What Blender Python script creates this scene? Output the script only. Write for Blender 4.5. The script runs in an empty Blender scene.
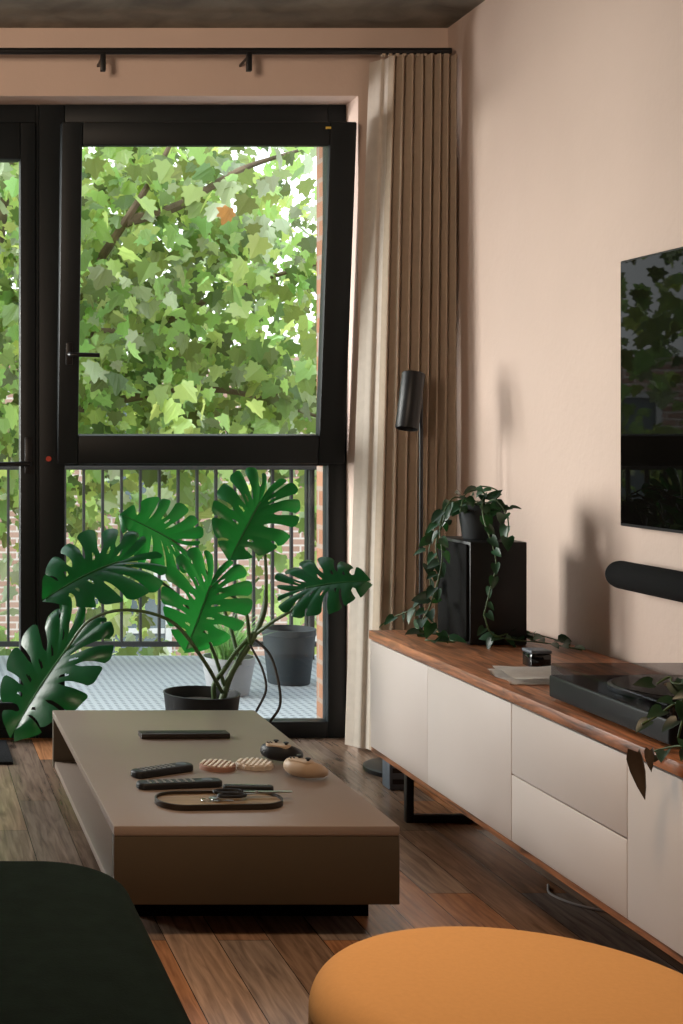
import bpy, bmesh, math, random
from mathutils import Vector, Matrix, noise
random.seed(7)
scn = bpy.context.scene
COL = scn.collection
PI = math.pi
H = 1.12; F = 1400.0; PX = -95.0; PY = 432.0
def at(x, y, Y):
    return Vector(((x-PX)*Y/F, Y, H-(y-PY)*Y/F))

# ------------------------------------------------------------ materials
def new_mat(name):
    m = bpy.data.materials.new(name); m.use_nodes = True
    nt = m.node_tree; nt.nodes.clear()
    out = nt.nodes.new('ShaderNodeOutputMaterial')
    return m, nt, out
def mat(name, col, rough=0.5, var=0.15, scale=6.0, bump=0.0, bscale=None, spec=0.5, metal=0.0, sheen=0.0, trans=0.0, stretch=(1,1,1), tcol=None, coat=0.0, island=0.0, hue=0.0, dist=0.0):
    m, nt, out = new_mat(name)
    N = nt.nodes.new; L = nt.links.new
    p = N('ShaderNodeBsdfPrincipled')
    g = N('ShaderNodeNewGeometry')
    mp = N('ShaderNodeMapping'); mp.inputs['Scale'].default_value = stretch
    L(g.outputs['Position'], mp.inputs['Vector'])
    n = N('ShaderNodeTexNoise'); n.inputs['Scale'].default_value = scale; n.inputs['Detail'].default_value = 5
    n.inputs['Distortion'].default_value = dist
    L(mp.outputs['Vector'], n.inputs['Vector'])
    r = N('ShaderNodeValToRGB')
    r.color_ramp.elements[0].position = 0.3; r.color_ramp.elements[1].position = 0.7
    r.color_ramp.elements[0].color = [max(0, c*(1-var)) for c in col]+[1]
    r.color_ramp.elements[1].color = [min(1, c*(1+var)) for c in col]+[1]
    L(n.outputs['Fac'], r.inputs['Fac'])
    colout = r.outputs['Color']
    tc2 = None
    if island:
        def hsv(src):
            hs = N('ShaderNodeHueSaturation')
            mr = N('ShaderNodeMapRange'); mr.inputs['To Min'].default_value = 1-island; mr.inputs['To Max'].default_value = 1+island
            L(g.outputs['Random Per Island'], mr.inputs['Value']); L(mr.outputs['Result'], hs.inputs['Value'])
            if hue:
                wn = N('ShaderNodeTexWhiteNoise'); wn.noise_dimensions = '1D'
                L(g.outputs['Random Per Island'], wn.inputs['W'])
                m2 = N('ShaderNodeMapRange'); m2.inputs['To Min'].default_value = .5-hue; m2.inputs['To Max'].default_value = .5+hue
                L(wn.outputs['Value'], m2.inputs['Value']); L(m2.outputs['Result'], hs.inputs['Hue'])
            if isinstance(src, tuple): hs.inputs['Color'].default_value = (*src, 1)
            else: L(src, hs.inputs['Color'])
            return hs.outputs['Color']
        colout = hsv(colout)
        if tcol: tc2 = hsv(tuple(tcol))
    L(colout, p.inputs['Base Color'])
    p.inputs['Roughness'].default_value = rough
    p.inputs['Specular IOR Level'].default_value = spec
    p.inputs['Metallic'].default_value = metal
    p.inputs['Sheen Weight'].default_value = sheen
    p.inputs['Coat Weight'].default_value = coat
    if bump:
        n2 = N('ShaderNodeTexNoise'); n2.inputs['Scale'].default_value = bscale or scale*4; n2.inputs['Detail'].default_value = 4
        L(mp.outputs['Vector'], n2.inputs['Vector'])
        b = N('ShaderNodeBump'); b.inputs['Strength'].default_value = bump; b.inputs['Distance'].default_value = 0.01
        L(n2.outputs['Fac'], b.inputs['Height']); L(b.outputs['Normal'], p.inputs['Normal'])
    if trans:
        t = N('ShaderNodeBsdfTranslucent')
        if tc2: L(tc2, t.inputs['Color'])
        elif tcol: t.inputs['Color'].default_value = (*tcol, 1)
        else: L(colout, t.inputs['Color'])
        mx = N('ShaderNodeMixShader'); mx.inputs[0].default_value = trans
        L(p.outputs[0], mx.inputs[1]); L(t.outputs[0], mx.inputs[2]); L(mx.outputs[0], out.inputs[0])
    else:
        L(p.outputs[0], out.inputs[0])
    return m

def glass_mat(name, refl=0.06, tint=(0.97,0.99,0.98)):
    m, nt, out = new_mat(name); N = nt.nodes.new; L = nt.links.new
    t = N('ShaderNodeBsdfTransparent'); t.inputs[0].default_value = (*tint, 1)
    g = N('ShaderNodeBsdfGlossy'); g.inputs['Roughness'].default_value = 0.02
    mx = N('ShaderNodeMixShader'); mx.inputs[0].default_value = refl
    L(t.outputs[0], mx.inputs[1]); L(g.outputs[0], mx.inputs[2]); L(mx.outputs[0], out.inputs[0])
    return m

def floor_mat():
    m, nt, out = new_mat('oak_planks'); N = nt.nodes.new; L = nt.links.new
    g = N('ShaderNodeNewGeometry'); s = N('ShaderNodeSeparateXYZ'); c = N('ShaderNodeCombineXYZ')
    L(g.outputs['Position'], s.inputs[0]); L(s.outputs['Y'], c.inputs['X']); L(s.outputs['X'], c.inputs['Y'])
    b = N('ShaderNodeTexBrick'); L(c.outputs[0], b.inputs['Vector'])
    b.offset = 0.37; b.offset_frequency = 2; b.squash = 1
    b.inputs['Scale'].default_value = 1; b.inputs['Brick Width'].default_value = .85; b.inputs['Row Height'].default_value = 0.115
    b.inputs['Mortar Size'].default_value = 0.0012; b.inputs['Mortar Smooth'].default_value = 0.3
    b.inputs['Color1'].default_value = (0,0,0,1); b.inputs['Color2'].default_value = (1,1,1,1)
    b.inputs['Mortar'].default_value = (0.0,0.0,0.0,1)
    pr = N('ShaderNodeValToRGB'); e = pr.color_ramp.elements
    e[0].position = 0; e[0].color = (0.14,0.105,0.085,1); e[1].position = 1; e[1].color = (0.60,0.26,0.11,1)
    for pos, cc in ((.22,(0.31,0.245,0.205,1)), (.40,(0.19,0.122,0.085,1)), (.55,(0.37,0.26,0.19,1)), (.68,(0.25,0.135,0.08,1)), (.84,(0.43,0.205,0.10,1))):
        q = e.new(pos); q.color = cc
    L(b.outputs['Color'], pr.inputs['Fac'])
    mp = N('ShaderNodeMapping'); mp.inputs['Scale'].default_value = (1.6, 20, 1); L(c.outputs[0], mp.inputs[0])
    n = N('ShaderNodeTexNoise'); n.inputs['Scale'].default_value = 3.5; n.inputs['Detail'].default_value = 9; n.inputs['Distortion'].default_value = .7
    L(mp.outputs[0], n.inputs['Vector'])
    r = N('ShaderNodeValToRGB'); r.color_ramp.elements[0].position = .32; r.color_ramp.elements[1].position = .68
    r.color_ramp.elements[0].color = (0.50,0.47,0.46,1); r.color_ramp.elements[1].color = (1.2,1.17,1.15,1)
    L(n.outputs['Fac'], r.inputs['Fac'])
    mx = N('ShaderNodeMix'); mx.data_type = 'RGBA'; mx.blend_type = 'MULTIPLY'; mx.inputs[0].default_value = 0.9
    L(pr.outputs['Color'], mx.inputs[6]); L(r.outputs['Color'], mx.inputs[7])
    # knots
    mk = N('ShaderNodeMapping'); mk.inputs['Scale'].default_value = (2.2, 5.5, 1); L(c.outputs[0], mk.inputs[0])
    vk = N('ShaderNodeTexVoronoi'); vk.inputs['Scale'].default_value = 1.3; L(mk.outputs[0], vk.inputs['Vector'])
    rk = N('ShaderNodeValToRGB'); rk.color_ramp.elements[0].position = .03; rk.color_ramp.elements[1].position = .13
    rk.color_ramp.elements[0].color = (.25,.22,.2,1); rk.color_ramp.elements[1].color = (1,1,1,1)
    L(vk.outputs['Distance'], rk.inputs['Fac'])
    mk2 = N('ShaderNodeMix'); mk2.data_type = 'RGBA'; mk2.blend_type = 'MULTIPLY'; mk2.inputs[0].default_value = .8
    L(mx.outputs[2], mk2.inputs[6]); L(rk.outputs['Color'], mk2.inputs[7])
    dk = N('ShaderNodeMix'); dk.data_type = 'RGBA'; dk.inputs[7].default_value = (0.03,0.02,0.015,1)
    L(b.outputs['Fac'], dk.inputs[0]); L(mk2.outputs[2], dk.inputs[6])
    p = N('ShaderNodeBsdfPrincipled'); L(dk.outputs[2], p.inputs['Base Color']); p.inputs['Roughness'].default_value = 0.27
    bp = N('ShaderNodeBump'); bp.inputs['Strength'].default_value = .12; bp.inputs['Distance'].default_value = .004
    L(n.outputs['Fac'], bp.inputs['Height']); L(bp.outputs[0], p.inputs['Normal'])
    L(p.outputs[0], out.inputs[0]); return m

def brick_mat(name, c1, c2, mort, w=.215, h=.075):
    m, nt, out = new_mat(name); N = nt.nodes.new; L = nt.links.new
    g = N('ShaderNodeNewGeometry'); s = N('ShaderNodeSeparateXYZ'); c = N('ShaderNodeCombineXYZ'); a = N('ShaderNodeMath')
    L(g.outputs['Position'], s.inputs[0]); L(s.outputs['X'], a.inputs[0]); L(s.outputs['Y'], a.inputs[1])
    L(a.outputs[0], c.inputs['X']); L(s.outputs['Z'], c.inputs['Y'])
    b = N('ShaderNodeTexBrick'); L(c.outputs[0], b.inputs['Vector'])
    b.inputs['Scale'].default_value = 1; b.inputs['Brick Width'].default_value = w; b.inputs['Row Height'].default_value = h
    b.inputs['Mortar Size'].default_value = h*.13
    b.inputs['Color1'].default_value = (*c1,1); b.inputs['Color2'].default_value = (*c2,1); b.inputs['Mortar'].default_value = (*mort,1)
    p = N('ShaderNodeBsdfPrincipled'); L(b.outputs['Color'], p.inputs['Base Color']); p.inputs['Roughness'].default_value = .9
    L(p.outputs[0], out.inputs[0]); return m

def tile_mat():
    m, nt, out = new_mat('balcony_tiles'); N = nt.nodes.new; L = nt.links.new
    g = N('ShaderNodeNewGeometry')
    v = N('ShaderNodeTexVoronoi'); v.inputs['Scale'].default_value = 28; v.inputs['Randomness'].default_value = 0.0
    L(g.outputs['Position'], v.inputs['Vector'])
    r = N('ShaderNodeValToRGB'); r.color_ramp.elements[0].position = .25; r.color_ramp.elements[1].position = .38
    r.color_ramp.elements[0].color = (0.17,0.19,0.21,1); r.color_ramp.elements[1].color = (0.40,0.44,0.47,1)
    L(v.outputs['Distance'], r.inputs['Fac'])
    p = N('ShaderNodeBsdfPrincipled'); L(r.outputs['Color'], p.inputs['Base Color']); p.inputs['Roughness'].default_value = .6
    L(p.outputs[0], out.inputs[0]); return m

M = {
 'wall': mat('pink_beige_plaster', (0.625,0.485,0.41), .9, .05, 1.5, .12, 40),
 'ceil': mat('raw_concrete', (0.175,0.158,0.128), .85, .4, 5, .3, 20, dist=.8),
 'frame': mat('black_aluminium', (0.008,0.011,0.013), .5, .1, 5, spec=.25),
 'black': mat('black_plastic', (0.010,0.010,0.011), .45, .1, 8, spec=.35),
 'shadow': mat('shade_black', (0.004,0.004,0.004), .9, .1, 8, spec=.05),
 'blackmetal': mat('black_metal', (0.008,0.008,0.009), .4, .1, 8, spec=.35),
 'gloss': mat('gloss_black', (0.006,0.006,0.007), .06, .1, 8),
 'screen': mat('screen_glass', (0.003,0.0025,0.002), .015, .1, 8, spec=.07),
 'glass': glass_mat('window_glass', .03),
 'smoke': glass_mat('smoky_acrylic', .035, (.62,.62,.63)),
 'floor': floor_mat(),
 'curtain': mat('taupe_linen', (0.49,0.395,0.30), .95, .06, 40, .1, 300, trans=.15, sheen=.1),
 'lit_edge': mat('lit_curtain_edge', (0.68,0.61,0.53), .95, .04, 40, .1, 300, trans=.26),  # window light on the curtain's leading edge put into a paler cream
 'table': mat('mushroom_lacquer', (0.265,0.205,0.17), .36, .05, 3, .03, 200, spec=.4),
 'tableshade': mat('shaded_front_brown', (0.074,0.056,0.036), .55, .05, 3, spec=.3),  # front turned from the window: its shade is put into this darker brown
 'white': mat('pinkish_white_front', (0.56,0.49,0.455), .5, .03, 3),
 'wood': mat('walnut_top', (0.30,0.115,0.048), .42, .7, 4, .1, 20, stretch=(12,1.3,12), dist=1.5),
 'mustard': mat('ochre_wool', (0.53,0.29,0.115), .95, .03, 150, spec=.15),
 'green': mat('dark_green_velvet', (0.005,0.010,0.009), .95, .2, 30, .1, 300, spec=.06),
 'leafshade': mat('monstera_shaded_green', (0.007,0.050,0.021), .30, .35, 9, .1, 30, trans=.16, tcol=(0.02,0.38,0.05), spec=.4),  # darker copy for leaves without backlight, shade put into the green
 'leaf': mat('monstera_backlit_green', (0.009,0.066,0.026), .32, .4, 7, .1, 30, trans=.23, tcol=(0.035,0.48,0.06), spec=.4),  # brighter copy, window backlight put into the green
 'rib': mat('midrib_green', (0.03,0.14,0.04), .5, .2, 9),
 'stem': mat('stem_green', (0.055,0.10,0.03), .5, .3, 9),
 'root': mat('aerial_root', (0.025,0.018,0.012), .8, .3, 20),
 'pothos': mat('pothos_green', (0.014,0.055,0.021), .42, .4, 25, trans=.12, tcol=(0.04,0.18,0.03), island=.5),
 'pothosd': mat('pothos_dark', (0.009,0.032,0.014), .42, .4, 25, trans=.08, tcol=(0.03,0.12,0.02), island=.5),
 'grass': mat('grassy_green', (0.20,0.38,0.12), .5, .3, 25, trans=.3, tcol=(0.3,0.6,0.15), island=.4),
 'dry': mat('dry_brown_leaf', (0.05,0.032,0.02), .6, .3, 25),
 'soil': mat('potting_soil', (0.03,0.02,0.014), .95, .5, 60, .8, 90),
 'pot': mat('charcoal_pot', (0.012,0.014,0.016), .55, .2, 6, spec=.3),
 'potw': mat('pale_grey_pot', (0.36,0.37,0.385), .7, .1, 6),
 'potg': mat('slate_pot', (0.020,0.024,0.028), .7, .2, 6),
 'tub': mat('blue_grey_tub', (0.035,0.046,0.054), .7, .2, 6),
 'rail': mat('railing_grey', (0.06,0.065,0.07), .5, .1, 6),
 'tile': tile_mat(),
 'brick': brick_mat('brown_brick', (0.22,0.095,0.05), (0.29,0.14,0.08), (0.24,0.185,0.15)),
 'brickfar': brick_mat('far_brick', (0.29,0.175,0.13), (0.38,0.25,0.20), (0.50,0.45,0.41), .3, .1),
 'farwin': mat('far_window_frame', (0.5,0.51,0.51), .6, .05, 3),
 'farglass': mat('far_window_glass', (0.10,0.13,0.14), .1, .1, 3),
 'bark': mat('mottled_bark', (0.17,0.125,0.085), .9, .5, 7, .4, 15),
 'tleaf': mat('plane_tree_leaf', (0.22,0.335,0.13), .36, .4, .9, trans=.48, tcol=(0.58,0.71,0.21), island=.70, hue=.035),
 'pleaf': mat('silvery_leaf', (0.45,0.53,0.37), .34, .25, 1.1, trans=.3, tcol=(0.66,0.73,0.44), island=.35, hue=.02),
 'oleaf': mat('autumn_leaf', (0.62,0.30,0.09), .6, .2, 9, trans=.3),
 'street': mat('asphalt', (0.12,0.12,0.12), .9, .2, 2),
 'tan': mat('tan_wood', (0.26,0.17,0.09), .5, .25, 10, stretch=(1,8,8)),
 'dkwood': mat('dark_edge', (0.025,0.017,0.012), .45, .2, 10, spec=.3),
 'beige': mat('beige_plastic', (0.46,0.33,0.22), .5, .05, 9),
 'pinkst': mat('pink_coaster', (0.30,0.15,0.10), .7, .1, 20),
 'ivoryd': mat('ivory_groove', (0.55,0.46,0.37), .7, .1, 20),
 'whitest': mat('ivory_ceramic', (0.78,0.68,0.57), .55, .08, 20),
 'steel': mat('brushed_steel', (0.5,0.5,0.5), .3, .1, 20, metal=1.0),
 'grey': mat('grey_buttons', (0.26,0.25,0.25), .5, .1, 20),
 'bluegrey': mat('blue_grey_plastic', (0.10,0.12,0.15), .5, .1, 9),
 'cloth': mat('white_cotton', (0.80,0.76,0.72), .95, .05, 40, .2, 120),
 'cable': mat('white_cable', (0.45,0.42,0.40), .5, .03, 9),
 'mat': mat('black_mat', (0.02,0.02,0.022), .95, .4, 150, .5, 300, spec=.1),
 'red': mat('red_plastic', (0.6,0.06,0.03), .5, .05, 9),
 'yellow': mat('yellow_tag', (0.7,0.5,0.08), .5, .05, 9),
 'vinyl': mat('vinyl_black', (0.008,0.008,0.009), .22, .1, 60),
 'plinth': mat('turntable_black', (0.006,0.006,0.007), .3, .1, 9, spec=.2),
 'platter': mat('platter_grey', (0.05,0.05,0.053), .35, .1, 9),
 'mesh': mat('speaker_cloth', (0.010,0.010,0.010), .95, .2, 200, .3, 400, spec=.1),
}

# ------------------------------------------------------------ object helpers
PW = {}
def tag(o, label=None, cat=None, group=None, kind=None):
    if label: o['label'] = label
    if cat: o['category'] = cat
    if group: o['group'] = group
    if kind: o['kind'] = kind
    return o
def root(name, loc, label=None, cat=None, group=None, kind=None):
    o = bpy.data.objects.new(name, None); COL.objects.link(o)
    o.empty_display_size = .05
    o.location = loc; PW[o] = Vector(loc)
    return tag(o, label, cat, group, kind)
def link(name, bm, material, parent=None, smooth=False, M4=None, mods=None):
    if M4 is not None: bmesh.ops.transform(bm, matrix=M4, verts=bm.verts[:])
    xs = [v.co.x for v in bm.verts]; ys = [v.co.y for v in bm.verts]; zs = [v.co.z for v in bm.verts]
    c = Vector(((min(xs)+max(xs))/2, (min(ys)+max(ys))/2, min(zs)))
    bmesh.ops.translate(bm, vec=-c, verts=bm.verts[:])
    if smooth:
        for f in bm.faces: f.smooth = True
    me = bpy.data.meshes.new(name); bm.to_mesh(me); bm.free()
    me.materials.append(material)
    if smooth == 'auto':
        try: me.set_sharp_from_angle(angle=math.radians(38))
        except Exception: pass
    o = bpy.data.objects.new(name, me); COL.objects.link(o)
    o.location = c; PW[o] = c.copy()
    if parent is not None:
        o.parent = parent; o.matrix_parent_inverse = Matrix.Translation(-PW[parent])
    return o
def add_box(bm, x, y, z, bevel=0, seg=2):
    r = bmesh.ops.create_cube(bm, size=1)
    vs = r['verts']
    for v in vs:
        v.co = Vector((x[0]+(v.co.x+.5)*(x[1]-x[0]), y[0]+(v.co.y+.5)*(y[1]-y[0]), z[0]+(v.co.z+.5)*(z[1]-z[0])))
    if bevel:
        es = list({e for v in vs for e in v.link_edges})
        bmesh.ops.bevel(bm, geom=es, offset=bevel, segments=seg, profile=.5, affect='EDGES')
def box(name, x, y, z, m, parent=None, bevel=0, seg=2, M4=None):
    bm = bmesh.new(); add_box(bm, x, y, z, bevel, seg)
    return link(name, bm, m, parent, 'auto' if bevel else False, M4)
def boxes(name, lst, m, parent=None, bevel=0, M4=None):
    bm = bmesh.new()
    for x, y, z in lst: add_box(bm, x, y, z, bevel)
    return link(name, bm, m, parent, 'auto' if bevel else False, M4)
def add_lathe(bm, prof, c, n=48):
    rings = []
    for r, z in prof:
        if r < 1e-6: rings.append([bm.verts.new((c[0], c[1], c[2]+z))])
        else: rings.append([bm.verts.new((c[0]+r*math.cos(2*PI*k/n), c[1]+r*math.sin(2*PI*k/n), c[2]+z)) for k in range(n)])
    for a, b in zip(rings, rings[1:]):
        for k in range(n):
            k2 = (k+1) % n
            if len(a) == 1 and len(b) == 1: continue
            if len(a) == 1: bm.faces.new((a[0], b[k2], b[k]))
            elif len(b) == 1: bm.faces.new((a[k], a[k2], b[0]))
            else: bm.faces.new((a[k], a[k2], b[k2], b[k]))
    bmesh.ops.recalc_face_normals(bm, faces=bm.faces[:])
def lathe(name, prof, c, m, parent=None, n=48, M4=None, smooth='auto'):
    bm = bmesh.new(); add_lathe(bm, prof, c, n)
    return link(name, bm, m, parent, smooth, M4)
def catmull(pts, sub=6):
    if len(pts) < 3: return [Vector(p) for p in pts]
    P = [Vector(p) for p in pts]; P = [2*P[0]-P[1]]+P+[2*P[-1]-P[-2]]
    out = []
    for i in range(1, len(P)-2):
        p0, p1, p2, p3 = P[i-1:i+3]
        for k in range(sub):
            t = k/sub
            out.append(.5*((2*p1)+(p2-p0)*t+(2*p0-5*p1+4*p2-p3)*t*t+(3*p1-p0-3*p2+p3)*t**3))
    out.append(P[-2]); return out
def add_tube(bm, pts, r, n=10, sub=6, curve=True):
    P = catmull(pts, sub) if curve else [Vector(p) for p in pts]
    L = len(P)
    if isinstance(r, (int, float)): R = [r]*L
    else:
        R = []
        for i in range(L):
            f = i/(L-1)*(len(r)-1); k = min(int(f), len(r)-2); R.append(r[k]+(r[k+1]-r[k])*(f-k))
    rings = []; up = None
    for i in range(L):
        d = (P[min(i+1, L-1)]-P[max(i-1, 0)]).normalized()
        if up is None:
            up = Vector((0,0,1)) if abs(d.z) < .9 else Vector((1,0,0))
        a = d.cross(up)
        if a.length < 1e-5: a = d.cross(Vector((0,1,0)))
        a.normalize(); b = a.cross(d).normalized(); up = b
        rings.append([bm.verts.new(P[i]+R[i]*(a*math.cos(2*PI*k/n)+b*math.sin(2*PI*k/n))) for k in range(n)])
    for A, B in zip(rings, rings[1:]):
        for k in range(n): bm.faces.new((A[k], A[(k+1)%n], B[(k+1)%n], B[k]))
    bm.faces.new(rings[0][::-1]); bm.faces.new(rings[-1])
def tube(name, pts, r, m, parent=None, n=10, sub=6, curve=True, M4=None):
    bm = bmesh.new(); add_tube(bm, pts, r, n, sub, curve)
    bmesh.ops.recalc_face_normals(bm, faces=bm.faces[:])
    return link(name, bm, m, parent, 'auto', M4)
def rr_pts(x0, x1, y0, y1, r, n=8):
    out = []
    for cx, cy, a0 in ((x1-r, y1-r, 0), (x0+r, y1-r, PI/2), (x0+r, y0+r, PI), (x1-r, y0+r, 1.5*PI)):
        for k in range(n+1):
            a = a0+k*PI/2/n; out.append((cx+r*math.cos(a), cy+r*math.sin(a)))
    return out
def rrect(name, x, y, r, layers, m, parent=None, M4=None, n=8, cap=True):
    """layers: (z, inset)"""
    bm = bmesh.new(); rings = []
    for z, ins in layers:
        rings.append([bm.verts.new((px, py, z)) for px, py in rr_pts(x[0]+ins, x[1]-ins, y[0]+ins, y[1]-ins, max(r-ins, .001), n)])
    k = len(rings[0])
    for A, B in zip(rings, rings[1:]):
        for i in range(k): bm.faces.new((A[i], A[(i+1)%k], B[(i+1)%k], B[i]))
    if cap: bm.faces.new(rings[0][::-1]); bm.faces.new(rings[-1])
    bmesh.ops.recalc_face_normals(bm, faces=bm.faces[:])
    return link(name, bm, m, parent, 'auto', M4)
def soft(z0, z1, e, k=4):
    L = [(z0, e*.4), (z0+e*.4, 0)]
    for i in range(k+1):
        a = i/k*PI/2; L.append((z1-e+e*math.sin(a), e*(1-math.cos(a))))
    return L
def frame_parts(x, z, w, y):
    """four bars (left, right, bottom, top widths) as box specs"""
    l, r, b, t = w
    return [((x[0], x[0]+l), y, z), ((x[1]-r, x[1]), y, z), ((x[0]+l, x[1]-r), y, (z[0], z[0]+b)), ((x[0]+l, x[1]-r), y, (z[1]-t, z[1]))]

# ------------------------------------------------------------ the room
XR = 1.935; XL = -3.0; YB = -1.0; YW = 4.99; ZC = 2.56; ZH = 2.318
OL = -1.9; OR = 1.615
def struct(o): o['kind'] = 'structure'; return o
struct(box('floor', (XL-.2, XR+.2), (YB-.2, 5.22), (-.15, 0), M['floor']))
struct(box('ceiling', (XL-.2, XR+.2), (YB-.2, 5.22), (ZC, ZC+.3), M['ceil']))
struct(box('wall_right', (XR, XR+.2), (YB-.2, 5.22), (0, ZC), M['wall']))
struct(box('wall_left', (XL-.2, XL), (YB-.2, 5.22), (0, ZC), M['wall']))
struct(box('wall_rear', (XL, XR), (YB-.2, YB), (0, ZC), M['wall']))
struct(boxes('wall_back', [((XL, OL), (YW, 5.22), (0, ZC)), ((OR, XR), (YW, 5.22), (0, ZC)), ((OL, OR), (YW, 5.22), (ZH, ZC))], M['wall']))
JB = 1.617
struct(boxes('wall_exterior', [((XL-2, OL), (5.221, 5.5), (-4, 5)), ((JB, 6), (5.221, 5.5), (-4, 5)), ((OL, JB), (5.221, 5.5), (ZH+.01, 5)), ((OL, JB), (5.221, 5.5), (-4, -.2))], M['brick']))

# window unit right: fixed frame, fixed lower pane, tilted sash
fy = (5.12, 5.19)
w1 = root('window_1', (1.05, 5.15, 0), kind='structure')
boxes('window_frame', frame_parts((.49, OR), (0, ZH), (.095, .068, .06, .066), fy)+[((.585, OR-.068), fy, (.996, 1.062))], M['frame'], w1, .004)
box('fixed_pane', (.585, OR-.068), (5.15, 5.158), (.06, .996), M['glass'], w1)
TILT = Matrix.Translation((0, 5.118, 1.015)) @ Matrix.Rotation(math.radians(6.8), 4, 'X') @ Matrix.Translation((0, -5.118, -1.015))
sash = boxes('tilted_sash', frame_parts((.5515, 1.589), (1.010, 2.225), (.0735, .094, .105, .083), (5.06, 5.116)), M['frame'], w1, .006, M4=TILT)
box('sash_pane', (.62, 1.50), (5.085, 5.093), (1.11, 2.148), M['glass'], w1, M4=TILT)
h = boxes('handle_plate', [((.575, .600), (5.050, 5.061), (1.37, 1.45))], M['blackmetal'], sash, .003, M4=TILT)
tube('handle_lever', [(.588, 5.05, 1.41), (.588, 5.02, 1.41), (.61, 5.012, 1.41), (.69, 5.012, 1.408)], .008, M['blackmetal'], sash, M4=TILT)
box('sash_tag', (1.478, 1.496), (5.055, 5.0605), (2.20, 2.208), M['yellow'], sash, M4=TILT)

d1 = root('door_1', (.03, 5.15, 0), kind='structure')
boxes('door_frame', frame_parts((-.52, .49), (0, ZH), (.05, .012, .03, .066), fy), M['frame'], d1, .003)
boxes('door_leaf', frame_parts((-.465, .476), (.034, 2.248), (.07, .056, .10, .134), (5.10, 5.17)), M['frame'], d1, .005)
box('door_pane', (-.395, .42), (5.13, 5.138), (.134, 2.114), M['glass'], d1)
box('door_handle_plate', (.436, .462), (5.09, 5.101), (.97, 1.10), M['blackmetal'], d1, .003)
tube('door_handle', [(.449, 5.09, 1.005), (.449, 5.055, 1.005), (.43, 5.048, 1.005), (.32, 5.048, 1.003)], .009, M['blackmetal'], d1)
lathe('lock_marker', [(0, 0), (.010, 0), (.010, .008), (0, .008)], (0, 0, 0), M['red'], d1, 16, M4=Matrix.Translation((.525, 5.1205, 1.022)) @ Matrix.Rotation(PI/2, 4, 'X'))
w2 = root('window_2', (-1.2, 5.15, 0), kind='structure')
boxes('window_frame', frame_parts((OL, -.52), (0, ZH), (.06, .06, .06, .066), fy), M['frame'], w2, .004)
box('fixed_pane', (OL+.06, -.58), (5.15, 5.158), (.06, ZH-.066), M['glass'], w2)

# ------------------------------------------------------------ curtain rod and curtain
YC = 4.86
rod = root('curtain_rod', (.2, YC, 2.44), 'slim black metal curtain rod running above the window', 'curtain rod')
tube('rod', [(-2.4, YC, 2.442), (1.895, YC, 2.442)], .0115, M['blackmetal'], rod, 14, curve=False)
for bx in ((103-PX)*YC/F, (249-PX)*YC/F, -1.0):
    boxes('rod_bracket', [((bx-.004, bx+.004), (YC-.004, YW), (2.420, 2.430)), ((bx-.009, bx+.009), (YC-.010, YC+.010), (2.372, 2.442))], M['blackmetal'], rod, .002)
def curtain(i0, i1):
    bm = bmesh.new(); nu, nv = 280, 30; g = []
    for j in range(nv+1):
        t = j/nv; z = 2.428-t*2.416; row = []
        x0 = 1.645-.085*t; x1 = 1.917
        for i in range(i0, i1+1):
            s = i/nu
            lead = max(0, 1-s/.22)
            ph = 2*PI*9*s+.18*math.sin(2.6*t+s*7)
            amp = (.019+.006*t)*(1+.12*math.sin(s*11+1.7*t))*(1-min(1,lead*1.3))
            yy = YC+amp*math.sin(ph)+.008*math.sin(7*s+2.2*t)
            yy += .10*lead**1.1
            xx = x0+(x1-x0)*s
            row.append(bm.verts.new((xx, yy, z)))
        g.append(row)
    for j in range(nv):
        for i in range(i1-i0): bm.faces.new((g[j][i], g[j+1][i], g[j+1][i+1], g[j][i+1]))
    return bm
cu = root('curtain', (1.75, YC, .01), 'floor length taupe pleated curtain drawn into the corner beside the window', 'curtain')
link('fabric', curtain(46, 280), M['curtain'], cu, True)
tag(link('lit_edge', curtain(0, 46), M['lit_edge'], cu, True), 'pale cream leading edge, window light put into its colour')
bm = bmesh.new()
for k in range(10):
    cx = 1.66+.024*k
    bmesh.ops.create_cube(bm, size=.012, matrix=Matrix.Translation((cx, YC, 2.430)))
link('header_hooks', bm, M['curtain'], cu)

# ------------------------------------------------------------ coffee table
TX = (.461, 1.0926); TY = (3.09, 4.38); TZ = .25; TB = .076
ct = root('coffee_table', ((TX[0]+TX[1])/2, (TY[0]+TY[1])/2, 0), 'low mushroom brown rectangular coffee table in the middle of the floor', 'coffee table')
box('table_top', TX, TY, (TZ-.022, TZ), M['table'], ct, .003)
box('end_panel', TX, (TY[0]+.001, TY[0]+.030), (TB, TZ-.0225), M['tableshade'], ct, .002)
box('end_panel', TX, (TY[1]-.030, TY[1]-.001), (TB, TZ-.0225), M['tableshade'], ct, .002)
box('side_panel', (TX[0]+.16, TX[0]+.178), (TY[0]+.0305, TY[1]-.0305), (TB+.0205, TZ-.0225), M['table'], ct, .002)
box('side_panel', (TX[1]-.03, TX[1]-.002), (TY[0]+.0305, TY[1]-.0305), (TB+.0205, TZ-.0225), M['table'], ct, .002)
box('bottom_board', (TX[0]+.004, TX[1]-.002), (TY[0]+.0305, TY[1]-.0305), (TB, TB+.020), M['table'], ct, .002)
box('plinth', (TX[0]+.07, TX[1]-.02), (TY[0]+.15, TY[1]-.15), (0, TB-.0005), M['shadow'], ct)  # shadow under the table put into the plinth's black and its width

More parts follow.
